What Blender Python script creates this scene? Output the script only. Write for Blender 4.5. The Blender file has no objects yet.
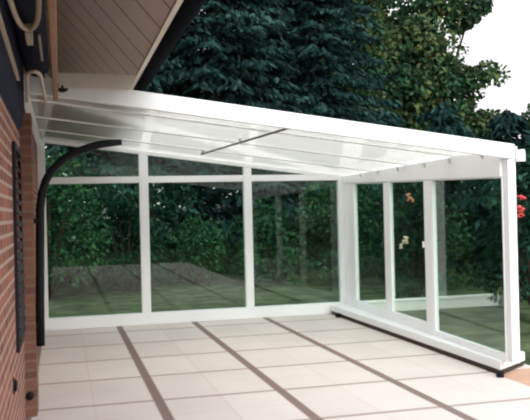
import bpy, bmesh, math, random
import numpy as np
from mathutils import Vector, Matrix

SC = bpy.context.scene
COL = SC.collection
PI = math.pi

# ------------------------------------------------------------------ materials
def new_mat(name):
    m = bpy.data.materials.new(name)
    m.use_nodes = True
    nt = m.node_tree
    nt.nodes.clear()
    out = nt.nodes.new('ShaderNodeOutputMaterial')
    return m, nt, out

def N(nt, kind, **kw):
    n = nt.nodes.new(kind)
    for k, v in kw.items():
        if k.startswith('i_'):
            key = k[2:]
            key = int(key) if key.isdigit() else key
            n.inputs[key].default_value = v
        else:
            setattr(n, k, v)
    return n

def rgba(c):
    return (c[0], c[1], c[2], 1.0)

def srgb(r, g, b):
    def f(v):
        v /= 255.0
        return v / 12.92 if v <= 0.04045 else ((v + 0.055) / 1.055) ** 2.4
    return (f(r), f(g), f(b))

def paint(name, col, rough=0.5, spec=0.5, metal=0.0, var=0.06, scale=6.0, bump=0.0):
    m, nt, out = new_mat(name)
    b = N(nt, 'ShaderNodeBsdfPrincipled')
    b.inputs['Roughness'].default_value = rough
    b.inputs['Metallic'].default_value = metal
    b.inputs['Specular IOR Level'].default_value = spec
    tc = N(nt, 'ShaderNodeTexCoord')
    no = N(nt, 'ShaderNodeTexNoise')
    no.inputs['Scale'].default_value = scale
    no.inputs['Detail'].default_value = 4
    nt.links.new(tc.outputs['Object'], no.inputs['Vector'])
    mx = N(nt, 'ShaderNodeMix', data_type='RGBA')
    mx.inputs['A'].default_value = rgba([c * (1 - var) for c in col])
    mx.inputs['B'].default_value = rgba([min(1, c * (1 + var)) for c in col])
    nt.links.new(no.outputs['Fac'], mx.inputs['Factor'])
    nt.links.new(mx.outputs['Result'], b.inputs['Base Color'])
    if bump:
        bp = N(nt, 'ShaderNodeBump')
        bp.inputs['Strength'].default_value = bump
        nt.links.new(no.outputs['Fac'], bp.inputs['Height'])
        nt.links.new(bp.outputs['Normal'], b.inputs['Normal'])
    nt.links.new(b.outputs['BSDF'], out.inputs['Surface'])
    return m

def glass_mat(name, tint, ior):
    m, nt, out = new_mat(name)
    tr = N(nt, 'ShaderNodeBsdfTransparent')
    tr.inputs['Color'].default_value = rgba(tint)
    gl = N(nt, 'ShaderNodeBsdfGlossy')
    gl.inputs['Roughness'].default_value = 0.0
    gl.inputs['Color'].default_value = (0.93, 0.97, 0.95, 1)
    fr = N(nt, 'ShaderNodeFresnel')
    fr.inputs['IOR'].default_value = ior
    # the same reflectance entering and leaving the pane
    geo = N(nt, 'ShaderNodeNewGeometry')
    inv = N(nt, 'ShaderNodeMix', data_type='FLOAT')
    inv.inputs['A'].default_value = ior
    inv.inputs['B'].default_value = ior
    nt.links.new(geo.outputs['Backfacing'], inv.inputs['Factor'])
    lw = N(nt, 'ShaderNodeLayerWeight')
    # Schlick curve
    lw.inputs['Blend'].default_value = 0.5
    p = N(nt, 'ShaderNodeMath', operation='POWER')
    p.inputs[1].default_value = 5.0
    nt.links.new(lw.outputs['Facing'], p.inputs[0])
    f0 = ((ior - 1) / (ior + 1)) ** 2
    ma = N(nt, 'ShaderNodeMath', operation='MULTIPLY_ADD')
    ma.inputs[1].default_value = 1 - f0
    ma.inputs[2].default_value = f0
    nt.links.new(p.outputs[0], ma.inputs[0])
    mix = N(nt, 'ShaderNodeMixShader')
    nt.links.new(ma.outputs[0], mix.inputs[0])
    nt.links.new(tr.outputs[0], mix.inputs[1])
    nt.links.new(gl.outputs[0], mix.inputs[2])
    nt.links.new(mix.outputs[0], out.inputs['Surface'])
    for n in (fr, inv, geo):
        nt.nodes.remove(n)
    return m

def poly_mat():
    """milky ribbed twin-wall roofing sheet: diffusing, a little clear, glossy skin"""
    m, nt, out = new_mat('twin_wall_sheet')
    tc = N(nt, 'ShaderNodeTexCoord')
    sep = N(nt, 'ShaderNodeSeparateXYZ')
    nt.links.new(tc.outputs['Object'], sep.inputs[0])
    wv = N(nt, 'ShaderNodeMath', operation='MULTIPLY')
    wv.inputs[1].default_value = 2 * PI / 0.1
    nt.links.new(sep.outputs['Y'], wv.inputs[0])
    sn = N(nt, 'ShaderNodeMath', operation='SINE')
    nt.links.new(wv.outputs[0], sn.inputs[0])
    mp = N(nt, 'ShaderNodeMapping')
    mp.inputs['Scale'].default_value = (0.5, 5.0, 1.0)
    nt.links.new(tc.outputs['Object'], mp.inputs['Vector'])
    no = N(nt, 'ShaderNodeTexNoise')
    no.inputs['Scale'].default_value = 2.0
    no.inputs['Detail'].default_value = 5
    nt.links.new(mp.outputs[0], no.inputs['Vector'])
    ramp = N(nt, 'ShaderNodeMapRange')
    ramp.inputs['From Min'].default_value = 0.3
    ramp.inputs['From Max'].default_value = 0.7
    nt.links.new(no.outputs['Fac'], ramp.inputs['Value'])
    colr = N(nt, 'ShaderNodeMix', data_type='RGBA')
    colr.inputs['A'].default_value = (0.86, 0.86, 0.83, 1)
    colr.inputs['B'].default_value = (0.97, 0.96, 0.94, 1)
    nt.links.new(ramp.outputs['Result'], colr.inputs['Factor'])
    tl = N(nt, 'ShaderNodeBsdfTranslucent')
    df = N(nt, 'ShaderNodeBsdfDiffuse')
    nt.links.new(colr.outputs['Result'], tl.inputs['Color'])
    nt.links.new(colr.outputs['Result'], df.inputs['Color'])
    m1 = N(nt, 'ShaderNodeMixShader')
    m1.inputs[0].default_value = 0.12
    nt.links.new(tl.outputs[0], m1.inputs[1])
    nt.links.new(df.outputs[0], m1.inputs[2])
    tr = N(nt, 'ShaderNodeBsdfTransparent')
    m2 = N(nt, 'ShaderNodeMixShader')
    m2.inputs[0].default_value = 0.12
    nt.links.new(m1.outputs[0], m2.inputs[1])
    nt.links.new(tr.outputs[0], m2.inputs[2])
    gl = N(nt, 'ShaderNodeBsdfGlossy')
    gl.inputs['Roughness'].default_value = 0.02
    bp = N(nt, 'ShaderNodeBump')
    bp.inputs['Strength'].default_value = 0.004
    bp.inputs['Distance'].default_value = 0.01
    nt.links.new(sn.outputs[0], bp.inputs['Height'])
    nt.links.new(bp.outputs['Normal'], gl.inputs['Normal'])
    lw = N(nt, 'ShaderNodeLayerWeight')
    lw.inputs['Blend'].default_value = 0.5
    pw = N(nt, 'ShaderNodeMath', operation='POWER')
    pw.inputs[1].default_value = 5.0
    nt.links.new(lw.outputs['Facing'], pw.inputs[0])
    ma = N(nt, 'ShaderNodeMath', operation='MULTIPLY_ADD')
    ma.inputs[1].default_value = GLOSS_ROOF
    ma.inputs[2].default_value = 0.03
    nt.links.new(pw.outputs[0], ma.inputs[0])
    m3 = N(nt, 'ShaderNodeMixShader')
    nt.links.new(ma.outputs[0], m3.inputs[0])
    nt.links.new(m2.outputs[0], m3.inputs[1])
    nt.links.new(gl.outputs[0], m3.inputs[2])
    nt.links.new(m3.outputs[0], out.inputs['Surface'])
    return m
GLOSS_ROOF = 0.8

def paving_mat():
    """pale slabs in 1.05 m courses, wide dark lines along Y, finer ones across"""
    m, nt, out = new_mat('pale_paving')
    tc = N(nt, 'ShaderNodeTexCoord')
    sep = N(nt, 'ShaderNodeSeparateXYZ')
    nt.links.new(tc.outputs['Object'], sep.inputs[0])
    def line(sock, period, offset, half):
        a = N(nt, 'ShaderNodeMath', operation='ADD')
        a.inputs[1].default_value = 1000 * period + period / 2 - offset
        nt.links.new(sock, a.inputs[0])
        b = N(nt, 'ShaderNodeMath', operation='MODULO')
        b.inputs[1].default_value = period
        nt.links.new(a.outputs[0], b.inputs[0])
        c = N(nt, 'ShaderNodeMath', operation='SUBTRACT')
        c.inputs[1].default_value = period / 2
        nt.links.new(b.outputs[0], c.inputs[0])
        d = N(nt, 'ShaderNodeMath', operation='ABSOLUTE')
        nt.links.new(c.outputs[0], d.inputs[0])
        e = N(nt, 'ShaderNodeMapRange', interpolation_type='SMOOTHSTEP')
        e.inputs['From Min'].default_value = half * 1.25
        e.inputs['From Max'].default_value = half * 0.75
        nt.links.new(d.outputs[0], e.inputs['Value'])
        return e.outputs['Result']
    no = N(nt, 'ShaderNodeTexNoise')
    no.inputs['Scale'].default_value = 1.3
    no.inputs['Detail'].default_value = 6
    nt.links.new(tc.outputs['Object'], no.inputs['Vector'])
    no2 = N(nt, 'ShaderNodeTexNoise')
    no2.inputs['Scale'].default_value = 60
    nt.links.new(tc.outputs['Object'], no2.inputs['Vector'])
    # slab to slab tone
    def floor_(sock, period, off):
        a = N(nt, 'ShaderNodeMath', operation='MULTIPLY_ADD')
        a.inputs[1].default_value = 1 / period
        a.inputs[2].default_value = 100 - off / period
        nt.links.new(sock, a.inputs[0])
        b = N(nt, 'ShaderNodeMath', operation='FLOOR')
        nt.links.new(a.outputs[0], b.inputs[0])
        return b.outputs[0]
    cmb = N(nt, 'ShaderNodeCombineXYZ')
    nt.links.new(floor_(sep.outputs['X'], 0.525, 0), cmb.inputs[0])
    nt.links.new(floor_(sep.outputs['Y'], 0.995, -0.578), cmb.inputs[1])
    wn = N(nt, 'ShaderNodeTexWhiteNoise', noise_dimensions='2D')
    nt.links.new(cmb.outputs[0], wn.inputs['Vector'])
    base = N(nt, 'ShaderNodeMix', data_type='RGBA')
    base.inputs['A'].default_value = rgba(srgb(200, 190, 186))
    base.inputs['B'].default_value = rgba(srgb(219, 211, 204))
    nt.links.new(no.outputs['Fac'], base.inputs['Factor'])
    b2 = N(nt, 'ShaderNodeMix', data_type='RGBA', blend_type='MULTIPLY')
    mr = N(nt, 'ShaderNodeMapRange')
    mr.inputs['To Min'].default_value = 0.94
    mr.inputs['To Max'].default_value = 1.0
    nt.links.new(wn.outputs['Value'], mr.inputs['Value'])
    b2.inputs['Factor'].default_value = 1.0
    nt.links.new(base.outputs['Result'], b2.inputs['A'])
    nt.links.new(mr.outputs['Result'], b2.inputs['B'])
    cur = b2.outputs['Result']
    for sock, period, off, half, col, amt in (
            (sep.outputs['X'], 1.05, 0.525, 0.010, srgb(190, 172, 165), 0.3),
            (sep.outputs['Y'], 0.995, -0.578, 0.028, srgb(146, 126, 118), 0.75),
            (sep.outputs['Y'], 0.995, -0.08, 0.008, srgb(190, 175, 168), 0.35),
            (sep.outputs['X'], 1.05, 0.0, 0.042, srgb(128, 110, 104), 1.0)):
        f = line(sock, period, off, half)
        mu = N(nt, 'ShaderNodeMath', operation='MULTIPLY')
        mu.inputs[1].default_value = amt
        nt.links.new(f, mu.inputs[0])
        mx = N(nt, 'ShaderNodeMix', data_type='RGBA')
        nt.links.new(mu.outputs[0], mx.inputs['Factor'])
        nt.links.new(cur, mx.inputs['A'])
        mx.inputs['B'].default_value = rgba(col)
        cur = mx.outputs['Result']
    b = N(nt, 'ShaderNodeBsdfPrincipled')
    b.inputs['Roughness'].default_value = 0.85
    b.inputs['Specular IOR Level'].default_value = 0.2
    nt.links.new(cur, b.inputs['Base Color'])
    bp = N(nt, 'ShaderNodeBump')
    bp.inputs['Strength'].default_value = 0.08
    nt.links.new(no2.outputs['Fac'], bp.inputs['Height'])
    nt.links.new(bp.outputs['Normal'], b.inputs['Normal'])
    nt.links.new(b.outputs['BSDF'], out.inputs['Surface'])
    return m

def brick_mat(name, c1, c2, mortar, axis):
    m, nt, out = new_mat(name)
    tc = N(nt, 'ShaderNodeTexCoord')
    sep = N(nt, 'ShaderNodeSeparateXYZ')
    nt.links.new(tc.outputs['Object'], sep.inputs[0])
    cmb = N(nt, 'ShaderNodeCombineXYZ')
    nt.links.new(sep.outputs[axis], cmb.inputs[0])
    nt.links.new(sep.outputs['Z'], cmb.inputs[1])
    br = N(nt, 'ShaderNodeTexBrick')
    br.inputs['Color1'].default_value = rgba(c1)
    br.inputs['Color2'].default_value = rgba(c2)
    br.inputs['Mortar'].default_value = rgba(mortar)
    br.inputs['Scale'].default_value = 1.0
    br.inputs['Mortar Size'].default_value = 0.011
    br.inputs['Mortar Smooth'].default_value = 0.1
    br.inputs['Brick Width'].default_value = 0.25
    br.inputs['Row Height'].default_value = 0.0725
    nt.links.new(cmb.outputs[0], br.inputs['Vector'])
    no = N(nt, 'ShaderNodeTexNoise')
    no.inputs['Scale'].default_value = 9
    no.inputs['Detail'].default_value = 5
    nt.links.new(tc.outputs['Object'], no.inputs['Vector'])
    mr = N(nt, 'ShaderNodeMapRange')
    mr.inputs['To Min'].default_value = 0.75
    mr.inputs['To Max'].default_value = 1.2
    nt.links.new(no.outputs['Fac'], mr.inputs['Value'])
    mx = N(nt, 'ShaderNodeMix', data_type='RGBA', blend_type='MULTIPLY')
    mx.inputs['Factor'].default_value = 1
    nt.links.new(br.outputs['Color'], mx.inputs['A'])
    nt.links.new(mr.outputs['Result'], mx.inputs['B'])
    b = N(nt, 'ShaderNodeBsdfPrincipled')
    b.inputs['Roughness'].default_value = 0.85
    b.inputs['Specular IOR Level'].default_value = 0.25
    nt.links.new(mx.outputs['Result'], b.inputs['Base Color'])
    bp = N(nt, 'ShaderNodeBump', invert=True)
    bp.inputs['Strength'].default_value = 0.6
    bp.inputs['Distance'].default_value = 0.008
    nt.links.new(br.outputs['Fac'], bp.inputs['Height'])
    nt.links.new(bp.outputs['Normal'], b.inputs['Normal'])
    nt.links.new(b.outputs['BSDF'], out.inputs['Surface'])
    return m

def board_mat():
    """soffit cladding: boards running up the slope, dark joints every 0.2 m"""
    m, nt, out = new_mat('soffit_boards')
    tc = N(nt, 'ShaderNodeTexCoord')
    sep = N(nt, 'ShaderNodeSeparateXYZ')
    nt.links.new(tc.outputs['Object'], sep.inputs[0])
    a = N(nt, 'ShaderNodeMath', operation='ADD'); a.inputs[1].default_value = 100.0
    nt.links.new(sep.outputs['Y'], a.inputs[0])
    md = N(nt, 'ShaderNodeMath', operation='MODULO'); md.inputs[1].default_value = 0.45
    nt.links.new(a.outputs[0], md.inputs[0])
    mr = N(nt, 'ShaderNodeMapRange', interpolation_type='SMOOTHSTEP')
    mr.inputs['From Min'].default_value = 0.035
    mr.inputs['From Max'].default_value = 0.015
    nt.links.new(md.outputs[0], mr.inputs['Value'])
    mp = N(nt, 'ShaderNodeMapping'); mp.inputs['Scale'].default_value = (1, 8, 1)
    nt.links.new(tc.outputs['Object'], mp.inputs['Vector'])
    no = N(nt, 'ShaderNodeTexNoise'); no.inputs['Scale'].default_value = 3; no.inputs['Detail'].default_value = 6
    nt.links.new(mp.outputs[0], no.inputs['Vector'])
    c = N(nt, 'ShaderNodeMix', data_type='RGBA')
    c.inputs['A'].default_value = rgba(srgb(205, 197, 187))
    c.inputs['B'].default_value = rgba(srgb(222, 214, 204))
    nt.links.new(no.outputs['Fac'], c.inputs['Factor'])
    d = N(nt, 'ShaderNodeMix', data_type='RGBA')
    d.inputs['B'].default_value = rgba(srgb(108, 94, 84))
    nt.links.new(c.outputs['Result'], d.inputs['A'])
    nt.links.new(mr.outputs['Result'], d.inputs['Factor'])
    b = N(nt, 'ShaderNodeBsdfPrincipled'); b.inputs['Roughness'].default_value = 0.7
    nt.links.new(d.outputs['Result'], b.inputs['Base Color'])
    nt.links.new(b.outputs['BSDF'], out.inputs['Surface'])
    return m

def leaf_mat(name, cols, scale=0.5):
    m, nt, out = new_mat(name)
    geo = N(nt, 'ShaderNodeNewGeometry')
    tc = N(nt, 'ShaderNodeTexCoord')
    no = N(nt, 'ShaderNodeTexNoise')
    no.inputs['Scale'].default_value = scale
    no.inputs['Detail'].default_value = 3
    nt.links.new(tc.outputs['Object'], no.inputs['Vector'])
    av = N(nt, 'ShaderNodeMath', operation='MULTIPLY_ADD')
    av.inputs[1].default_value = 0.45
    nt.links.new(geo.outputs['Random Per Island'], av.inputs[0])
    s = N(nt, 'ShaderNodeMapRange')
    s.inputs['From Min'].default_value = 0.3
    s.inputs['From Max'].default_value = 0.7
    s.inputs['To Max'].default_value = 0.55
    nt.links.new(no.outputs['Fac'], s.inputs['Value'])
    nt.links.new(s.outputs['Result'], av.inputs[2])
    cr = N(nt, 'ShaderNodeValToRGB')
    e = cr.color_ramp.elements
    e[0].position = 0.1; e[0].color = rgba(cols[0])
    e[1].position = 0.9; e[1].color = rgba(cols[-1])
    for i, c in enumerate(cols[1:-1]):
        x = e.new(0.1 + 0.8 * (i + 1) / (len(cols) - 1)); x.color = rgba(c)
    nt.links.new(av.outputs[0], cr.inputs['Fac'])
    d = N(nt, 'ShaderNodeBsdfDiffuse')
    t = N(nt, 'ShaderNodeBsdfTranslucent')
    nt.links.new(cr.outputs['Color'], d.inputs['Color'])
    nt.links.new(cr.outputs['Color'], t.inputs['Color'])
    mx = N(nt, 'ShaderNodeMixShader'); mx.inputs[0].default_value = 0.2
    nt.links.new(d.outputs[0], mx.inputs[1]); nt.links.new(t.outputs[0], mx.inputs[2])
    nt.links.new(mx.outputs[0], out.inputs['Surface'])
    return m

def grass_mat():
    m, nt, out = new_mat('lawn')
    tc = N(nt, 'ShaderNodeTexCoord')
    no = N(nt, 'ShaderNodeTexNoise'); no.inputs['Scale'].default_value = 2.5; no.inputs['Detail'].default_value = 8
    nt.links.new(tc.outputs['Object'], no.inputs['Vector'])
    cr = N(nt, 'ShaderNodeValToRGB')
    cr.color_ramp.elements[0].position = 0.35
    cr.color_ramp.elements[0].color = (0.032, 0.048, 0.026, 1)
    cr.color_ramp.elements[1].position = 0.65
    cr.color_ramp.elements[1].color = (0.11, 0.145, 0.075, 1)
    nt.links.new(no.outputs['Fac'], cr.inputs['Fac'])
    b = N(nt, 'ShaderNodeBsdfPrincipled'); b.inputs['Roughness'].default_value = 1.0
    b.inputs['Specular IOR Level'].default_value = 0.0
    nt.links.new(cr.outputs['Color'], b.inputs['Base Color'])
    nt.links.new(b.outputs['BSDF'], out.inputs['Surface'])
    return m

M = {}
M['white'] = paint('white_powder_coat', srgb(244, 246, 248), 0.35, 0.5, var=0.015)
M['white_shade'] = paint('white_plastic_clip', srgb(190, 190, 186), 0.5)
M['rubber'] = paint('dark_rubber', srgb(62, 50, 42), 0.7, 0.3)
M['black'] = paint('black_pipe', (0.004, 0.005, 0.007), 0.6, 0.2)
M['rod'] = paint('dark_rod', srgb(60, 52, 48), 0.5, 0.4)
M['gutter'] = paint('dark_gutter', srgb(10, 13, 19), 0.9, 0.03)
M['lip'] = paint('gutter_lip', srgb(120, 124, 120), 0.5)
M['cream'] = paint('cream_trim', srgb(214, 206, 190), 0.5)
M['timber'] = paint('brown_timber', srgb(150, 116, 92), 0.7, 0.3, var=0.2, scale=12)
M['arm'] = paint('beige_arm', srgb(182, 166, 146), 0.5)
M['fabric'] = paint('navy_cloth', srgb(34, 36, 52), 0.9, 0.1)
M['shutter'] = paint('dark_shutter', srgb(40, 36, 42), 0.7, 0.2)
M['sheet'] = poly_mat()
M['glass'] = glass_mat('tinted_glass', (0.80, 0.87, 0.83), 1.52)
M['paving'] = paving_mat()
M['brick'] = brick_mat('red_brick', srgb(150, 92, 75), srgb(112, 67, 56), srgb(166, 142, 130), 'Y')
M['reflected_rail'] = paint('pale_reflection', srgb(226, 226, 218), 0.8, 0.2)  # colour of the bar that imitates a reflected rail
M['pier'] = brick_mat('brown_brick', srgb(134, 94, 78), srgb(110, 78, 67), srgb(128, 102, 90), 'X')
M['edge_brick'] = paint('edging_brick', srgb(186, 150, 130), 0.9, 0.2, var=0.2, scale=15)
M['boards'] = board_mat()
M['grass'] = grass_mat()
M['bark'] = paint('bark', (0.045, 0.032, 0.024), 0.9, 0.1, var=0.4, scale=10, bump=0.4)
M['conifer'] = leaf_mat('conifer_needles', [(0.006, 0.016, 0.017), (0.018, 0.045, 0.043), (0.05, 0.105, 0.092)])
M['oak'] = leaf_mat('broad_leaves', [(0.014, 0.040, 0.022), (0.042, 0.095, 0.048), (0.17, 0.18, 0.065)], 0.45)
M['bush'] = leaf_mat('shrub_leaves', [(0.014, 0.04, 0.022), (0.035, 0.10, 0.045), (0.085, 0.19, 0.075)], 0.8)
M['laurel'] = leaf_mat('dark_shrub_leaves', [(0.008, 0.026, 0.020), (0.02, 0.06, 0.040), (0.06, 0.13, 0.085)], 0.9)
M['red'] = paint('red_petals', (0.65, 0.07, 0.07), 0.6)
M['pale_petal'] = paint('cream_petals', (0.75, 0.62, 0.45), 0.6)
M['orange_petal'] = paint('orange_petals', (0.60, 0.27, 0.15), 0.6)

# ------------------------------------------------------------------ mesh helpers
class MB:
    def __init__(self):
        self.bm = bmesh.new()
    def box(self, x0, x1, y0, y1, z0, z1):
        vs = [self.bm.verts.new((x, y, z)) for z in (z0, z1) for y in (y0, y1) for x in (x0, x1)]
        self._hex(vs); return self
    def hexa(self, pts):
        """8 points ordered z-major, y, x like box()"""
        self._hex([self.bm.verts.new(p) for p in pts]); return self
    def _hex(self, v):
        for f in ((0, 2, 3, 1), (4, 5, 7, 6), (0, 1, 5, 4), (2, 6, 7, 3), (0, 4, 6, 2), (1, 3, 7, 5)):
            self.bm.faces.new([v[i] for i in f])
    def prism(self, poly, axis, a, b):
        """poly: 2D points; axis: 'X','Y','Z' extrude direction from a to b"""
        def p3(p, t):
            return {'X': (t, p[0], p[1]), 'Y': (p[0], t, p[1]), 'Z': (p[0], p[1], t)}[axis]
        lo = [self.bm.verts.new(p3(p, a)) for p in poly]
        hi = [self.bm.verts.new(p3(p, b)) for p in poly]
        n = len(poly)
        self.bm.faces.new(lo); self.bm.faces.new(hi[::-1])
        for i in range(n):
            self.bm.faces.new((lo[i], hi[i], hi[(i + 1) % n], lo[(i + 1) % n]))
        return self
    def tube(self, pts, r, seg=12, cap=True):
        pts = [Vector(p) for p in pts]
        rs = r if isinstance(r, (list, tuple)) else [r] * len(pts)
        rings = []
        up = None
        for i, p in enumerate(pts):
            t = (pts[min(i + 1, len(pts) - 1)] - pts[max(i - 1, 0)]).normalized()
            if up is None:
                up = Vector((0, 0, 1)) if abs(t.z) < 0.9 else Vector((0, 1, 0))
            a = (up - t * up.dot(t)).normalized()
            b = t.cross(a)
            up = a
            rings.append([self.bm.verts.new(p + (a * math.cos(2 * PI * k / seg) + b * math.sin(2 * PI * k / seg)) * rs[i]) for k in range(seg)])
        for i in range(len(rings) - 1):
            for k in range(seg):
                self.bm.faces.new((rings[i][k], rings[i][(k + 1) % seg], rings[i + 1][(k + 1) % seg], rings[i + 1][k]))
        if cap:
            self.bm.faces.new(rings[0][::-1]); self.bm.faces.new(rings[-1])
        return self
    def ball(self, c, r, sc=(1, 1, 1), sub=2):
        ret = bmesh.ops.create_icosphere(self.bm, subdivisions=sub, radius=r)
        for v in ret['verts']:
            v.co = Vector((v.co.x * sc[0] + c[0], v.co.y * sc[1] + c[1], v.co.z * sc[2] + c[2]))
        return self
    def build(self, name, mat, parent=None, bevel=0.0, smooth=False):
        bmesh.ops.recalc_face_normals(self.bm, faces=self.bm.faces[:])
        if parent is not None:
            o = origin(parent)
            for v in self.bm.verts:
                v.co -= o
        me = bpy.data.meshes.new(name)
        self.bm.to_mesh(me); self.bm.free()
        me.materials.append(mat)
        ob = bpy.data.objects.new(name, me)
        COL.objects.link(ob)
        if parent is not None:
            ob.parent = parent
        if bevel:
            b = ob.modifiers.new('bevel', 'BEVEL'); b.width = bevel; b.segments = 2; b.limit_method = 'ANGLE'
        if smooth:
            for p in me.polygons: p.use_smooth = True
        return ob

def origin(o):
    v = Vector(o.location)
    while o.parent is not None:
        o = o.parent; v += Vector(o.location)
    return v

def tag(o, label, cat, group=None):
    o['label'] = label; o['category'] = cat
    if group: o['group'] = group
    o['kind'] = 'thing'
    return o

def thing(name, label, cat, loc, group=None):
    o = bpy.data.objects.new(name, None)
    COL.objects.link(o); o.location = loc
    return tag(o, label, cat, group)

def struct(o):
    o['kind'] = 'structure'; return o

# ------------------------------------------------------------------ the house
WX = 0.0
struct(MB().box(WX - 0.3, WX, -12.6, 0.3, 0, 3.85).build('wall_left', M['brick']))
# sloping boarded underside of the eaves: rises from the gutter to the wall
SL = 1.15
def soff(x): return 2.665 + (0.9 - x) * SL
t_ = 0.03
struct(MB().prism([(WX, soff(WX)), (0.9, soff(0.9)), (0.9, soff(0.9) + t_), (WX, soff(WX) + t_)], 'Y', -12.6, 0.35).build('ceiling', M['boards']))
# tiled roof slope above the boards
struct(MB().prism([(WX - 0.3, soff(WX) + 0.40), (WX - 0.3, soff(WX) + 0.12), (WX, soff(WX) + t_ + 0.002), (0.9, soff(0.9) + t_ + 0.002), (0.96, soff(0.9) + 0.06), (0.96, soff(0.9) + 0.12)],
              'Y', -12.6, 0.38).build('roof', M['gutter']))
struct(MB().box(0.9, 0.935, -12.6, 0.36, 2.650, 2.74).build('trim_1', M['cream'], bevel=0.004))
# closing board where the boarded eaves meet the patio roof
struct(MB().prism([(0.302, 2.535), (0.835, 2.530), (0.895, 2.645), (0.302, 2.65)], 'Y', -4.915, -4.893).build('trim_2', M['boards']))
# gutter: dark half-round channel with a paler front lip
g = thing('rain_gutter', 'dark rain gutter along the house eaves, cream edge board behind it', 'gutter', (1.02, -6, 2.66))
prof = []
for k in range(13):
    a = PI + PI * k / 12
    prof.append((1.02 + 0.083 * math.cos(a), 2.765 + 0.095 * math.sin(a)))
inner = [(1.02 + (x - 1.02) * 0.94, 2.765 + (z - 2.765) * 0.94) for x, z in prof]
mb = MB(); mb.prism(prof + inner[::-1], 'Y', -12.6, 0.36)
mb.build('channel', M['gutter'], g)
MB().tube([(1.105, -12.6, 2.768), (1.105, 0.36, 2.768)], 0.012, 8).build('front_lip', M['lip'], g)

# louvred shutter, seen almost edge-on
s = thing('window_shutter', 'narrow dark louvred strip on the brick wall, left of the black pole', 'shutter', (WX, -5.6, 0.68))
ya, yb = -5.82, -5.06
MB().box(WX, WX + 0.022, ya, ya + .04, 0.68, 2.04).box(WX, WX + 0.022, yb - .04, yb, 0.68, 2.04).box(WX, WX + 0.022, ya + .04, yb - .04, 0.68, 0.72).box(WX, WX + 0.022, ya + .04, yb - .04, 2.0, 2.04).build('frame', M['shutter'], s)
mb = MB()
z = 0.735
while z < 1.95:
    mb.hexa([(WX + 0.004, ya + .04, z + 0.04), (WX + 0.032, ya + .04, z), (WX + 0.004, yb - .04, z + 0.04), (WX + 0.032, yb - .04, z),
             (WX + 0.004, ya + .04, z + 0.05), (WX + 0.032, ya + .04, z + 0.012), (WX + 0.004, yb - .04, z + 0.05), (WX + 0.032, yb - .04, z + 0.012)])
    z += 0.075
mb.build('slats', M['shutter'], s)

# two round dark fittings low on the bricks
c = thing('wall_fitting', 'lower, larger black round fitting low on the brick wall', 'wall fitting', (0.03, -4.75, 0.17), 'dark wall fittings')
MB().tube([(0.034, -4.751, 0.165), (0.034, -4.765, 0.165)], 0.032, 16).build('flange', M['shutter'], c)
MB().tube([(0.034, -4.7655, 0.165), (0.034, -4.785, 0.165), (0.034, -4.79, 0.165)], [0.024, 0.022, 0.012], 16).build('cap', M['black'], c)
c = thing('wall_fitting', 'upper, smaller dark round fitting low on the brick wall', 'wall fitting', (WX, -6.2, 0.55), 'dark wall fittings')
MB().tube([(WX, -6.2, 0.55), (WX + 0.008, -6.2, 0.55)], 0.05, 16).build('flange', M['shutter'], c)
MB().tube([(WX + 0.0085, -6.2, 0.55), (WX + 0.02, -6.2, 0.55), (WX + 0.024, -6.2, 0.55)], [0.036, 0.034, 0.02], 16).build('cap', M['black'], c)

# folded awning along the wall above the bricks
a = thing('folding_awning', 'folded awning with beige arms and brown front bar under the boarded eaves', 'awning', (0.1, -6.2, 2.3))
MB().prism([(WX, 2.20), (0.03, 2.24), (0.05, 2.36), (0.05, 2.72), (WX, 2.78)], 'Y', -12.0, -4.95).build('back_plate', M['fabric'], a)
MB().tube([(0.145, -12.0, 2.70), (0.145, -4.95, 2.70)], 0.092, 20).build('cloth_roll', M['fabric'], a, smooth=True)
MB().box(0.051, 0.068, -12.0, -6.0, 2.40, 2.42).build('wall_rail', M['arm'], a)
MB().box(0.262, 0.298, -12.0, -4.88, 2.44, 2.50).build('front_bar', M['timber'], a, bevel=0.006)
def arm(pts, r):
    P = [Vector(p) for p in pts]
    out = []
    for i in range(len(P) - 1):
        p0 = P[max(i - 1, 0)]; p1 = P[i]; p2 = P[i + 1]; p3 = P[min(i + 2, len(P) - 1)]
        for k in range(6):
            t = k / 6
            out.append(0.5 * ((2 * p1) + (p2 - p0) * t + (2 * p0 - 5 * p1 + 4 * p2 - p3) * t * t + (3 * p1 - p0 - 3 * p2 + p3) * t ** 3))
    out.append(P[-1])
    MB().tube(out, r, 10).build('folding_arm', M['arm'], a, smooth=True)
arm([(0.060, -8.6, 2.56), (0.092, -7.20, 2.56), (0.108, -6.86, 2.56), (0.128, -6.74, 2.56), (0.152, -6.70, 2.56), (0.176, -6.74, 2.56), (0.196, -6.86, 2.56), (0.216, -7.20, 2.56), (0.25, -8.6, 2.56)], 0.014)
arm([(0.070, -4.98, 2.42), (0.100, -5.65, 2.42), (0.114, -6.02, 2.42), (0.126, -6.16, 2.42), (0.157, -6.22, 2.42), (0.186, -6.16, 2.42), (0.196, -6.02, 2.42), (0.199, -5.65, 2.42), (0.206, -4.98, 2.42)], 0.012)
MB().box(0.13, 0.165, -6.66, -6.36, 2.545, 2.60).build('bracket', M['arm'], a)
MB().box(0.20, 0.212, -6.70, -6.02, 2.52, 2.535).build('tension_rod', M['arm'], a)
MB().ball((0.33, -4.86, 2.545), 0.05, (1, 1.2, 0.8)).build('end_cap', M['black'], a, smooth=True)

# brick pier standing out from the wall under the patio roof
struct(MB().box(WX - 0.02, 0.088, -4.75, -4.40, 0, 2.36).build('wall_pier', M['pier']))
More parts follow.
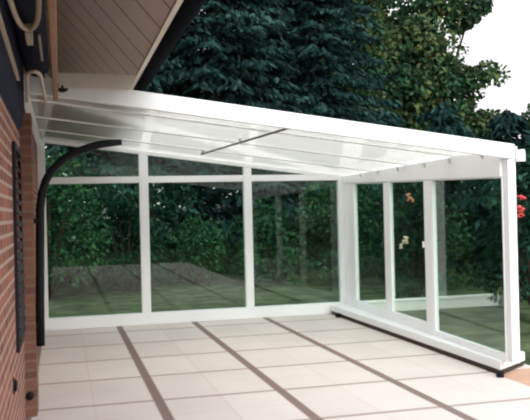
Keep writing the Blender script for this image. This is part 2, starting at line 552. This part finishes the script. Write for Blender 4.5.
# curved black pole held to the side of the pier
PY = -4.70
ctrl = [(0.120, 0.54), (0.124, 0.9), (0.132, 1.3), (0.140, 1.62), (0.158, 1.74), (0.188, 1.835), (0.228, 1.905), (0.288, 1.97), (0.36, 2.025), (0.455, 2.072), (0.535, 2.1), (0.61, 2.119), (0.70, 2.132), (0.785, 2.138)]
cp_ = thing('curved_pole', 'tall black pole beside the brick wall, curving over at the top', 'pole', (0.12, PY, 0.54))
MB().tube([(x, PY, zz) for x, zz in ctrl], [0.034] * 4 + [0.033] * 4 + [0.031] * 4 + [0.029, 0.024], 14).build('tube', M['black'], cp_, smooth=True)
for zz in (0.68, 1.5):
    MB().box(0.0885, 0.125, PY - 0.03, PY + 0.03, zz, zz + 0.04).build('clamp', M['black'], cp_)

# ------------------------------------------------------------------ patio, ground
struct(MB().box(WX, 4.14, -13.5, 0.02, -0.08, 0.0).build('floor', M['paving']))
struct(MB().box(-45, 70, -40, 75, -0.5, -0.035).build('ground', M['grass']))
e = None
k = 0
struct(MB().box(4.142, 4.66, -4.49, 0.02, -0.08, -0.003).build('trim_3', M['paving']))
y = -6.384
while y < -4.6:
    MB_ = MB().box(4.145, 4.145 + 0.46, y, y + 0.225, -0.075, -0.004)
    o = MB_.build('edging_brick', M['edge_brick'], bevel=0.006)
    if y + 0.225 < -4.95:
        tag(o, 'brown edging brick beside the paving, in front of the near white post', 'brick', 'edging bricks along the paving')
    else:
        tag(o, 'brown edging brick under the white sill of the side wall', 'brick', 'edging bricks along the paving')
    y += 0.235

# ------------------------------------------------------------------ patio roof
YN = -4.86
RT = 2.635
def rtop(x): return RT - 0.127 * x
def xi(y): return 4.43 + 0.052 * y              # inner plane of the side wall
def xo(y): return xi(y) + 0.092                 # outer edge of the roof
roof = thing('patio_roof', 'white framed lean-to patio roof with milky translucent sheets', 'patio roof', (2.1, -2.4, 2.2))
X0 = WX + 0.02
def sloped(y0, y1, up, lo):
    xa, xb = xo(y0), xo(y1)
    return MB().hexa([(X0, y0, rtop(X0) - lo), (xa, y0, rtop(xa) - lo), (X0, y1, rtop(X0) - lo), (xb, y1, rtop(xb) - lo),
                      (X0, y0, rtop(X0) + up), (xa, y0, rtop(xa) + up), (X0, y1, rtop(X0) + up), (xb, y1, rtop(xb) + up)])
sloped(YN, YN + 0.06, 0.012, 0.122).build('rafter', M['white'], roof, bevel=0.004)
sloped(-0.05, 0.05, 0.012, 0.055).build('rafter', M['white'], roof, bevel=0.004)
RY = [-1.25, -2.5, -3.75]
for yy in RY:
    sloped(yy - 0.03, yy + 0.03, 0.014, 0.020).build('rafter', M['white'], roof, bevel=0.003)
ys = [YN + 0.06] + sorted(RY) + [-0.05]
for i in range(4):
    a0 = ys[i] + (0.031 if i else 0.001); a1 = ys[i + 1] - (0.031 if i < 3 else 0.001)
    sloped(a0, a1, 0.006, 0.012).build('roof_sheet', M['sheet'], roof)
MB().box(WX + 0.012, WX + 0.06, YN + 0.061, -0.051, 2.50, 2.61).build('wall_plate', M['white'], roof)
# eaves beam: its lower edge falls towards the near end
def EB(y): return 1.815 + 0.13 * (y + 4.764) / 4.6         # lower edge
yb0, yb1 = -4.764, -0.056
xa, xb = xi(yb0) - 0.012, xi(yb1) - 0.012
MB().hexa([(xa, yb0, EB(yb0)), (xa + 0.09, yb0, EB(yb0)), (xb, yb1, EB(yb1)), (xb + 0.09, yb1, EB(yb1)),
           (xa, yb0, 2.068), (xa + 0.09, yb0, 2.06), (xb, yb1, 2.055), (xb + 0.09, yb1, 2.045)]).build('eaves_beam', M['white'], roof, bevel=0.004)
# gutter on the outer edge
def gut(t): return [(t + 0.004, 2.085), (t + 0.004, 1.965), (t + 0.02, 1.95), (t + 0.065, 1.95), (t + 0.085, 1.97), (t + 0.085, 2.06), (t + 0.077, 2.06), (t + 0.077, 1.975), (t + 0.06, 1.958), (t + 0.025, 1.958), (t + 0.012, 1.97), (t + 0.012, 2.085)]
m = MB()
ga = [m.bm.verts.new((x, YN - 0.02, z)) for x, z in gut(xo(YN))]
gb = [m.bm.verts.new((x, 0.06, z)) for x, z in gut(xo(0.06))]
m.bm.faces.new(ga); m.bm.faces.new(gb[::-1])
for i in range(len(ga)):
    j = (i + 1) % len(ga)
    m.bm.faces.new((ga[i], gb[i], gb[j], ga[j]))
m.build('gutter', M['white'], roof)
t = xo(YN)
MB().box(t + 0.002, t + 0.088, YN - 0.03, YN - 0.0205, 1.948, 2.045).build('gutter_end', M['white'], roof, bevel=0.003)
for yy in (-0.9, -1.6, -2.3, -3.1, -3.75, -4.45):
    xx = xi(yy) - 0.0125
    MB().hexa([(xx - 0.02, yy - 0.012, 2.02), (xx, yy - 0.012, 2.00), (xx - 0.02, yy + 0.012, 2.02), (xx, yy + 0.012, 2.00),
               (xx - 0.02, yy - 0.012, 2.05), (xx, yy - 0.012, 2.055), (xx - 0.02, yy + 0.012, 2.05), (xx, yy + 0.012, 2.055)]).build('clip', M['white_shade'], roof)

# thin rod hung under the sheets
r0, r1 = Vector((2.07, -1.15, rtop(2.07) - 0.06)), Vector((2.285, -4.70, rtop(2.285) - 0.06))
rd = thing('hanging_rod', 'thin dark rod hung below the translucent patio roof', 'rod', r0)
MB().tube([r0, r1], 0.011, 10).build('bar', M['rod'], rd)
for f in (0.02, 0.5, 0.97):
    c = r0.lerp(r1, f)
    MB().box(c.x - 0.012, c.x + 0.012, c.y - 0.012, c.y + 0.012, c.z - 0.014, rtop(c.x) - 0.013).build('hanger', M['white_shade'], rd)

# ------------------------------------------------------------------ far glazed end wall
end = thing('glazed_end_wall', 'white framed glazed wall closing the far end of the patio', 'glass wall', (2.2, 0, 0))
PX = [0.055, 1.44, 2.945, 4.41]
PW = [0.05, 0.062, 0.058, 0.062]
def under(x): return rtop(x) - 0.055
for x, w in zip(PX, PW):
    MB().prism([(x - w, 0.16), (x + w, 0.16), (x + w, under(x + w) - 0.001), (x - w, under(x - w) - 0.001)], 'Y', -0.045, 0.045).build('post', M['white'], end, bevel=0.004)
MB().box(WX + 0.004, 4.475, -0.06, 0.07, 0.0, 0.159).build('bottom_rail', M['white'], end, bevel=0.006)
TZ0, TZ1 = 2.0, 2.09
for i in range(3):
    xa, xb = PX[i] + PW[i], PX[i + 1] - PW[i + 1]
    MB().box(xa + 0.001, xb - 0.001, -0.04, 0.04, TZ0, TZ1).build('transom', M['white'], end, bevel=0.004)
    MB().box(xa + 0.001, xb - 0.001, -0.004, 0.004, 0.16, TZ0 - 0.001).build('glass_pane', M['glass'], end)
    xe = min(xb, (RT - 0.055 - TZ1 - 0.004) / 0.127)
    poly = [(xa + 0.001, TZ1 + 0.001), (xe - 0.001, TZ1 + 0.001), (xe - 0.001, under(xe) - 0.002), (xa + 0.001, under(xa) - 0.002)]
    MB().prism(poly, 'Y', -0.004, 0.004).build('fanlight_pane', M['glass'], end)

# ------------------------------------------------------------------ side wall of sliding panels
side = thing('sliding_glass_wall', 'white framed sliding glass wall along the outer side of the patio', 'glass wall', (4.3, -2.4, 0))
MB().prism([(4.175, -0.075), (4.155, -4.72), (4.62, -4.40), (4.62, -4.34), (4.36, -4.34), (4.56, -0.075)], 'Z', 0.045, 0.13).build('sill', M['white'], side, bevel=0.006)
MB().prism([(4.182, -0.08), (4.162, -4.71), (4.61, -4.395), (4.61, -4.35), (4.35, -4.35), (4.55, -0.08)], 'Z', 0.0, 0.044).build('base_strip', M['rubber'], side)
for (x, y) in ((4.15, -0.46), (4.125, -4.78)):
    MB().tube([(x - 0.012, y, 0.0), (x - 0.012, y, 0.045), (x - 0.012, y, 0.06)], [0.036, 0.036, 0.022], 14).build('end_stop', M['black'], side)
ZB = 0.131
def HB(y): return EB(y) - 0.002
def skew(m, y0, y1, o0, o1, z0, zt0, zt1):
    """block between y0 and y1, from o0 to o1 outward of the inner plane"""
    m.hexa([(xi(y0) + o0, y0, z0), (xi(y0) + o1, y0, z0), (xi(y1) + o0, y1, z0), (xi(y1) + o1, y1, z0),
            (xi(y0) + o0, y0, zt0), (xi(y0) + o1, y0, zt0), (xi(y1) + o0, y1, zt1), (xi(y1) + o1, y1, zt1)])
    return m
skew(MB(), -3.206, -3.03, 0, 0.062, ZB, HB(-3.206), HB(-3.03)).build('post', M['white'], side, bevel=0.004)
skew(MB(), -0.50, -0.076, 0.0, 0.06, ZB, HB(-0.5), HB(-0.076)).build('post', M['white'], side, bevel=0.004)
skew(MB(), -4.862, -4.766, 0.016, 0.095, ZB, rtop(4.27) - 0.126, rtop(4.27) - 0.126).build('post', M['white'], side, bevel=0.004)
def panel(y0, y1, bottom, fa, fb, top):
    """framed pane: frame mesh with its glass as sub-part"""
    o0, o1 = 0.006, 0.05
    m = MB()
    h0, h1 = HB(y0) - 0.001, HB(y1) - 0.001
    skew(m, y0, y0 + fa, o0, o1, ZB, h0, h0)
    skew(m, y1 - fb, y1, o0, o1, ZB, h1, h1)
    skew(m, y0 + fa, y1 - fb, o0, o1, ZB, bottom, bottom)
    skewt = [(xi(y0 + fa) + o0, y0 + fa, h0 - top), (xi(y0 + fa) + o1, y0 + fa, h0 - top), (xi(y1 - fb) + o0, y1 - fb, h1 - top), (xi(y1 - fb) + o1, y1 - fb, h1 - top),
             (xi(y0 + fa) + o0, y0 + fa, h0), (xi(y0 + fa) + o1, y0 + fa, h0), (xi(y1 - fb) + o0, y1 - fb, h1), (xi(y1 - fb) + o1, y1 - fb, h1)]
    m.hexa(skewt)
    fr = m.build('sliding_panel', M['white'], side, bevel=0.003)
    skew(MB(), y0 + fa + .001, y1 - fb - .001, 0.024, 0.032, bottom + .001, h0 - top - .001, h1 - top - .001).build('glass', M['glass'], fr)
    return fr
panel(-4.764, -3.208, 0.195, 0.012, 0.03, 0.008)
p2 = panel(-3.028, -1.86, 0.25, 0.03, 0.075, 0.012)
panel(-1.858, -0.502, 0.24, 0.145, 0.02, 0.012)
yh = -2.985
MB().box(xi(yh) - 0.016, xi(yh) + 0.005, yh - 0.016, yh + 0.006, 1.10, 1.17).build('handle', M['white'], p2, bevel=0.003)

# added pale bar, imitating the bottom rail's reflection in the side glass
tag(MB().box(4.62, 7.05, 0.0, 0.13, -0.035, 0.115).box(4.62, 7.05, -0.02, 0.15, 0.1155, 0.145).build('rail_reflection_bar', M['reflected_rail'], bevel=0.006),
    'low pale bar added behind the sliding glass wall as a reflected rail', 'reflected_rail')

# ------------------------------------------------------------------ planting
def leaf_mesh(name, cen, dirs, nrm, ln, wd, mat, parent, fold=0.25):
    """rhombic leaves folded on the midrib; one island each"""
    n = len(cen)
    d = dirs / np.linalg.norm(dirs, axis=1, keepdims=True)
    s = np.cross(d, nrm); s /= np.linalg.norm(s, axis=1, keepdims=True) + 1e-9
    u = np.cross(s, d)
    ln = np.asarray(ln).reshape(-1, 1); wd = np.asarray(wd).reshape(-1, 1)
    v = np.empty((n, 4, 3))
    v[:, 0] = cen - d * ln * 0.5
    v[:, 1] = cen + s * wd * 0.5 + u * wd * fold
    v[:, 2] = cen + d * ln * 0.5
    v[:, 3] = cen - s * wd * 0.5 + u * wd * fold
    o = np.array(origin(parent)) if parent is not None else 0
    v = (v - o).reshape(-1, 3)
    me = bpy.data.meshes.new(name)
    me.vertices.add(4 * n); me.vertices.foreach_set('co', v.ravel().astype(np.float32))
    me.loops.add(4 * n); me.loops.foreach_set('vertex_index', np.arange(4 * n, dtype=np.int32))
    me.polygons.add(n)
    me.polygons.foreach_set('loop_start', np.arange(0, 4 * n, 4, dtype=np.int32))
    me.update(calc_edges=True); me.validate()
    me.materials.append(mat)
    ob = bpy.data.objects.new(name, me); COL.objects.link(ob)
    if parent is not None: ob.parent = parent
    return ob

def conifer(x, y, H, R, seed, label, z0=0.4, dens=1.0):
    rng = np.random.default_rng(seed)
    t = thing('conifer', label, 'conifer', (x, y, -0.04), 'dark conifers behind the glazed wall')
    MB().tube([(x, y, -0.04), (x + 0.05, y, H * 0.5), (x, y, H)], [0.05 + H * 0.014, H * 0.009, 0.015], 10).build('trunk', M['bark'], t)
    C, D, L, W = [], [], [], []
    z = z0
    while z < H - 0.1:
        f = (z - z0) / (H - z0)
        bl = R * (1 - f) ** 0.75 + 0.12
        nb = int((7 + 5 * (1 - f)) * dens)
        ph = rng.uniform(0, 2 * PI)
        for b in range(nb):
            az = ph + 2 * PI * b / nb + rng.normal(0, 0.15)
            l = bl * rng.uniform(0.75, 1.15)
            ns = max(4, int(l / 0.11))
            u = np.linspace(0.12, 1, ns)
            rr = l * u
            zz = z + rng.normal(0, 0.08) + 0.25 * l * u * (0.3) - 0.42 * l * u ** 2 + 0.14 * l * u ** 5
            bx = np.stack([x + rr * np.cos(az), y + rr * np.sin(az), zz], 1)
            out = np.array([np.cos(az), np.sin(az), -0.35])
            sd = np.array([-np.sin(az), np.cos(az), 0])
            for q in range(4):
                k = rng.uniform(-1, 1, ns)
                wdt = 0.34 * l * (1.1 - u) + 0.10
                dd = out * rng.uniform(0.4, 1.0, ns)[:, None] + sd * (k * 1.3)[:, None] + np.array([0, 0, -1]) * rng.uniform(0.1, 0.7, ns)[:, None]
                C.append(bx + sd * (k * wdt)[:, None] + np.array([0, 0, -1]) * (np.abs(k) * wdt * 0.45 + rng.uniform(0, .1, ns))[:, None])
                D.append(dd)
                L.append(rng.uniform(0.22, 0.42, ns)); W.append(rng.uniform(0.07, 0.15, ns))
        z += 0.16 + 0.30 * (1 - f) + rng.uniform(0, 0.08)
    C = np.concatenate(C); D = np.concatenate(D); L = np.concatenate(L); W = np.concatenate(W)
    nr = rng.normal(0, 0.5, C.shape) + np.array([0, 0, 1.0])
    leaf_mesh('foliage', C, D, nr, L, W, M['conifer'], t)

def clump_leaves(rng, centers, radii, per, ln, squash=0.8):
    C, D, Nn = [], [], []
    for c, r in zip(centers, radii):
        n = per
        v = rng.normal(0, 1, (n, 3)); v /= np.linalg.norm(v, axis=1, keepdims=True)
        rr = r * rng.uniform(0.25, 1.0, n) ** 0.5
        v2 = v * rr[:, None]; v2[:, 2] *= squash
        C.append(c + v2)
        dd = v + rng.normal(0, 0.6, (n, 3)) + np.array([0, 0, -0.4]); D.append(dd)
        Nn.append(np.array([0, 0, 1.0]) + v * 0.6 + rng.normal(0, 0.45, (n, 3)))
    C = np.concatenate(C); D = np.concatenate(D); Nn = np.concatenate(Nn)
    L = rng.uniform(0.7, 1.3, len(C)) * ln
    return C, D, Nn, L

def broadleaf(x, y, H, lobes, seed, label, per=150, ln=0.24, cr=(0.5, 0.95), mat='oak', trunk_h=2.5, group=None):
    """lobes: list of (dx, dy, z, rx, rz, n clumps)"""
    rng = np.random.default_rng(seed)
    t = thing('broadleaf_tree', label, 'tree', (x, y, -0.04), group)
    m = MB().tube([(x, y, -0.04), (x + 0.1, y, H * 0.3), (x, y + 0.1, H * 0.6), (x - 0.1, y, H * 0.9)], [0.28, 0.2, 0.12, 0.03], 10)
    cen, rad = [], []
    for (dx, dy, z, rx, rz, n) in lobes:
        zb = min(max(trunk_h, z - rz), H * 0.7)
        m.tube([(x, y, zb), (x + dx * 0.5, y + dy * 0.5, (zb + z) / 2 + 0.2), (x + dx, y + dy, z)], [0.09, 0.06, 0.02], 8)
        for _ in range(n):
            v = rng.normal(0, 1, 3); v /= np.linalg.norm(v)
            f = rng.uniform(0.4, 1.0)
            cen.append(np.array([x + dx + v[0] * rx * f, y + dy + v[1] * rx * f, z + v[2] * rz * f]))
            rad.append(rng.uniform(*cr))
    m.build('trunk', M['bark'], t)
    C, D, Nn, L = clump_leaves(rng, cen, rad, per, ln)
    leaf_mesh('foliage', C, D, Nn, L, L * 0.62, M[mat], t)
    return t

def shrub(x, y, H, R, seed, label, mat='bush', per=90, ln=0.11, n=26, blooms=None, group=None):
    rng = np.random.default_rng(seed)
    t = thing('shrub', label, 'shrub', (x, y, -0.04), group)
    m = MB()
    cen, rad = [], []
    for k in range(n):
        az = rng.uniform(0, 2 * PI); f = rng.uniform(0, 1) ** 0.6
        z = H * (0.12 + 0.8 * rng.uniform(0, 1))
        rr = R * 0.85 * f * math.sqrt(max(0.12, 1 - (z / H - 0.35) ** 2 * 1.9))
        c = np.array([x + rr * math.cos(az), y + rr * math.sin(az), z])
        cen.append(c); rad.append(rng.uniform(0.18, 0.34) * max(1, R / 0.9) * 0.95)
        if k % 3 == 0:
            m.tube([(x + 0.04 * math.cos(az), y + 0.04 * math.sin(az), -0.04), tuple((c + np.array([x, y, 0])) / 2), tuple(c)], [0.025, 0.018, 0.008], 6)
    m.build('stems', M['bark'], t)
    C, D, Nn, L = clump_leaves(rng, cen, rad, per, ln, 0.9)
    C[:, 2] = np.maximum(C[:, 2], 0.0)
    leaf_mesh('foliage', C, D, Nn, L, L * 0.55, M[mat], t)
    if blooms:
        for (bx, by, bz, br, bm_, nm) in blooms:
            q = MB()
            for j in range(7):
                v = rng.normal(0, 1, 3); v /= np.linalg.norm(v)
                q.ball((bx + v[0] * br * 0.7, by + v[1] * br * 0.7, bz + v[2] * br * 0.7), br * 0.5, (1, 1, 0.6), 1)
            q.build('blossom', M[bm_], t)
    return t

# dark conifers in a row behind the far wall
CON = [(-3.0, 10.5, 12.0, 3.2, 'dark conifer half hidden by the house eaves, farthest left'),
       (1.2, 9.5, 12.5, 3.3, 'dark conifer behind the left pane of the far glass wall'),
       (4.6, 10.5, 14.0, 3.6, 'tall dark conifer behind the middle pane of the far glass wall'),
       (7.6, 11.5, 14.0, 3.5, 'tall dark conifer behind the right pane of the far glass wall'),
       (2.8, 14.5, 15.0, 3.8, 'rearmost dark conifer between the left and middle ones'),
       (7.0, 16.5, 15.5, 4.0, 'rearmost dark conifer right of centre, above the white roof beam'),
       (10.6, 8.5, 4.6, 2.4, 'low dark conifer behind the sliding glass wall, left of the near post'),
       (10.6, 12.6, 5.2, 2.7, 'dark conifer at the foot of the yellow-green tree'),
       (13.4, 10.6, 3.6, 2.3, 'dark conifer farthest right, behind the widest pane of the sliding wall')]
for i, (x, y, H, R, lb) in enumerate(CON):
    conifer(x, y, H, R, 11 + i, lb)
conifer(9.4, 3.4, 3.6, 1.7, 40, 'bushy dark conifer seen through the widest pane of the sliding wall', z0=0.15, dens=1.3)

# broadleaf trees on the right, against the white sky
broadleaf(11.4, 15.5, 9.6, [(0, 0, 6.6, 2.6, 2.5, 72), (-1.6, -0.8, 4.6, 2.0, 1.8, 30), (1.5, -0.5, 4.5, 1.8, 1.6, 26), (0.3, 0, 9.2, 1.8, 1.5, 26), (-1.6, 0, 8.4, 1.6, 1.6, 22), (1.7, 0, 7.4, 1.3, 1.3, 20)], 71,
          'yellow-green broadleaf tree above the right half of the roof beam')
broadleaf(14.6, 15.5, 8.6, [(0, 0, 4.2, 1.9, 1.6, 36), (0.5, -0.6, 6.2, 1.1, 0.7, 14), (-0.6, 0, 7.0, 1.3, 1.0, 14), (0.9, 0, 8.7, 1.0, 0.6, 10), (-0.9, 0, 9.2, 1.1, 0.8, 10), (1.3, 0, 4.6, 0.7, 0.6, 8)], 72,
          'green broadleaf tree with loose branches against the white sky', per=120, cr=(0.35, 0.7))
broadleaf(17.6, 14.5, 5.2, [(0, 0, 3.4, 1.5, 1.6, 34), (0.4, 0, 4.9, 0.9, 0.7, 10)], 73,
          'small green tree at the right edge, behind the near post', per=120, ln=0.2, cr=(0.35, 0.7))

# shrubs seen through the glass
SH = [(0.0, 4.4, 2.7, 1.3, 'bush', 'green shrub behind the left pane, beside the black pole'),
      (1.6, 5.4, 2.3, 1.2, 'laurel', 'dark shrub behind the left pane, beside the first white post'),
      (3.2, 6.2, 1.4, 1.2, 'bush', 'low shrub behind the middle pane of the far wall'),
      (4.9, 5.6, 1.7, 1.2, 'bush', 'light green shrub behind the right pane, beside the third post'),
      (6.2, 4.6, 2.2, 1.3, 'bush', 'tall light green shrub behind the right pane of the far wall'),
      (7.3, 3.2, 1.5, 1.2, 'bush', 'light green shrub behind the farthest sliding panel'),
      (7.6, 5.4, 2.6, 1.4, 'laurel', 'dark shrub behind the corner post, at the back'),
      (0.6, 7.0, 3.0, 1.5, 'laurel', 'tall dark shrub at the back of the left pane'),
      (2.5, 7.4, 2.8, 1.3, 'laurel', 'dark shrub seen on either side of the first white post, in front of the conifers'),
      (-1.6, 6.0, 3.2, 1.4, 'laurel', 'tall dark shrub behind the black pole, at the house corner')]
for i, (x, y, H, R, mt, lb) in enumerate(SH):
    shrub(x, y, H, R, 101 + i, lb, mt, n=int(16 + 12 * H), group='garden shrubs behind the glass')
shrub(6.15, 1.25, 1.9, 0.8, 131, 'shrub with cream and orange blossoms behind the middle sliding panel', 'laurel', n=34,
      blooms=[(5.67, 0.5, 1.04, 0.075, 'pale_petal', 0), (5.58, 0.5, 0.94, 0.05, 'pale_petal', 0), (5.80, 0.55, 1.68, 0.06, 'orange_petal', 0), (5.74, 0.5, 1.76, 0.045, 'orange_petal', 0)],
      group='garden shrubs behind the glass')
shrub(8.0, -0.4, 2.6, 1.3, 132, 'dark shrub behind the widest pane, left of the red blossoms', 'laurel', n=44, group='garden shrubs behind the glass')
shrub(6.5, -1.9, 2.35, 0.85, 133, 'shrub with red blossoms right of the near white post', 'laurel', n=40,
      blooms=[(5.93, -2.4, 1.64, 0.06, 'red', 0), (5.92, -2.4, 1.52, 0.065, 'red', 0), (5.91, -2.4, 1.42, 0.045, 'red', 0)])

# unseen hedge added behind the camera to darken reflections in the far glass
rng = np.random.default_rng(5)
hg = thing('reflection_hedge', 'tall unseen hedge added behind the camera to darken the far glass wall', 'hedge', (6, -26, -0.04))
m = MB(); cen = []; rad = []
for k in range(40 * 7):
    x = -10 + 36 * (k % 40 + rng.uniform(0.2, 0.8)) / 40; z = 0.45 + (k // 40 + rng.uniform(-0.3, 0.3)) * 0.72 * (1 + 0.10 * math.sin(x * 0.9))
    cen.append(np.array([x, -26 + rng.normal(0, 0.5), z])); rad.append(rng.uniform(0.85, 1.2))
for k in range(22):
    x = -10 + 36 * k / 21
    m.tube([(x, -26, -0.04), (x + 0.1, -26, 2.0), (x, -26, 3.6)], [0.09, 0.07, 0.03], 8)
m.build('stems', M['bark'], hg)
C, D, Nn, L = clump_leaves(rng, cen, rad, 120, 0.42)
C[:, 2] = np.maximum(C[:, 2], 0.1)
leaf_mesh('foliage', C, D, Nn, L, L * 0.6, M['laurel'], hg)

# ------------------------------------------------------------------ light
w = bpy.data.worlds.new('overcast_sky'); SC.world = w; w.use_nodes = True
nt = w.node_tree
bg = nt.nodes['Background']
tc = N(nt, 'ShaderNodeTexCoord'); sp = N(nt, 'ShaderNodeSeparateXYZ')
nt.links.new(tc.outputs['Generated'], sp.inputs[0])
cr = N(nt, 'ShaderNodeValToRGB')
cr.color_ramp.elements[0].position = 0.0; cr.color_ramp.elements[0].color = (0.95, 0.95, 0.93, 1)
cr.color_ramp.elements[1].position = 0.7; cr.color_ramp.elements[1].color = (0.93, 0.97, 1.0, 1)
nt.links.new(sp.outputs['Z'], cr.inputs['Fac'])
nt.links.new(cr.outputs['Color'], bg.inputs['Color'])
bg.inputs['Strength'].default_value = 1.0
sl = bpy.data.lights.new('hazy_sun', 'SUN'); sl.energy = 2.3; sl.angle = math.radians(50); sl.color = (1, 0.985, 0.95)
so = bpy.data.objects.new('hazy_sun', sl); COL.objects.link(so)
d = Vector((-0.10, 0.88, -0.42)).normalized()
so.rotation_euler = d.to_track_quat('-Z', 'Y').to_euler()

# ------------------------------------------------------------------ camera
f_px, yaw, pitch, roll = 775.527, 0.2578, 0.0024, -0.0239
cy, sy, cp, spt = math.cos(yaw), math.sin(yaw), math.cos(pitch), math.sin(pitch)
fw = Vector((sy * cp, cy * cp, spt)); rt = Vector((cy, -sy, 0)); up = rt.cross(fw)
r2 = rt * math.cos(roll) + up * math.sin(roll); u2 = -rt * math.sin(roll) + up * math.cos(roll)
cam = bpy.data.cameras.new('camera'); co = bpy.data.objects.new('camera', cam); COL.objects.link(co)
cam.sensor_width = 36; cam.lens = 36 * f_px / 530
cam.clip_end = 300
mw = Matrix((r2, u2, -fw)).transposed().to_4x4()
mw.translation = Vector((0.2947, -11.0464, 1.5478))
co.matrix_world = mw
SC.camera = co
SC.cycles.filter_width = 2.2
SC.view_settings.view_transform = 'Standard'
SC.view_settings.look = 'None'
SC.view_settings.gamma = 1
SC.view_settings.use_curve_mapping = False
SC.view_settings.exposure = 0.8
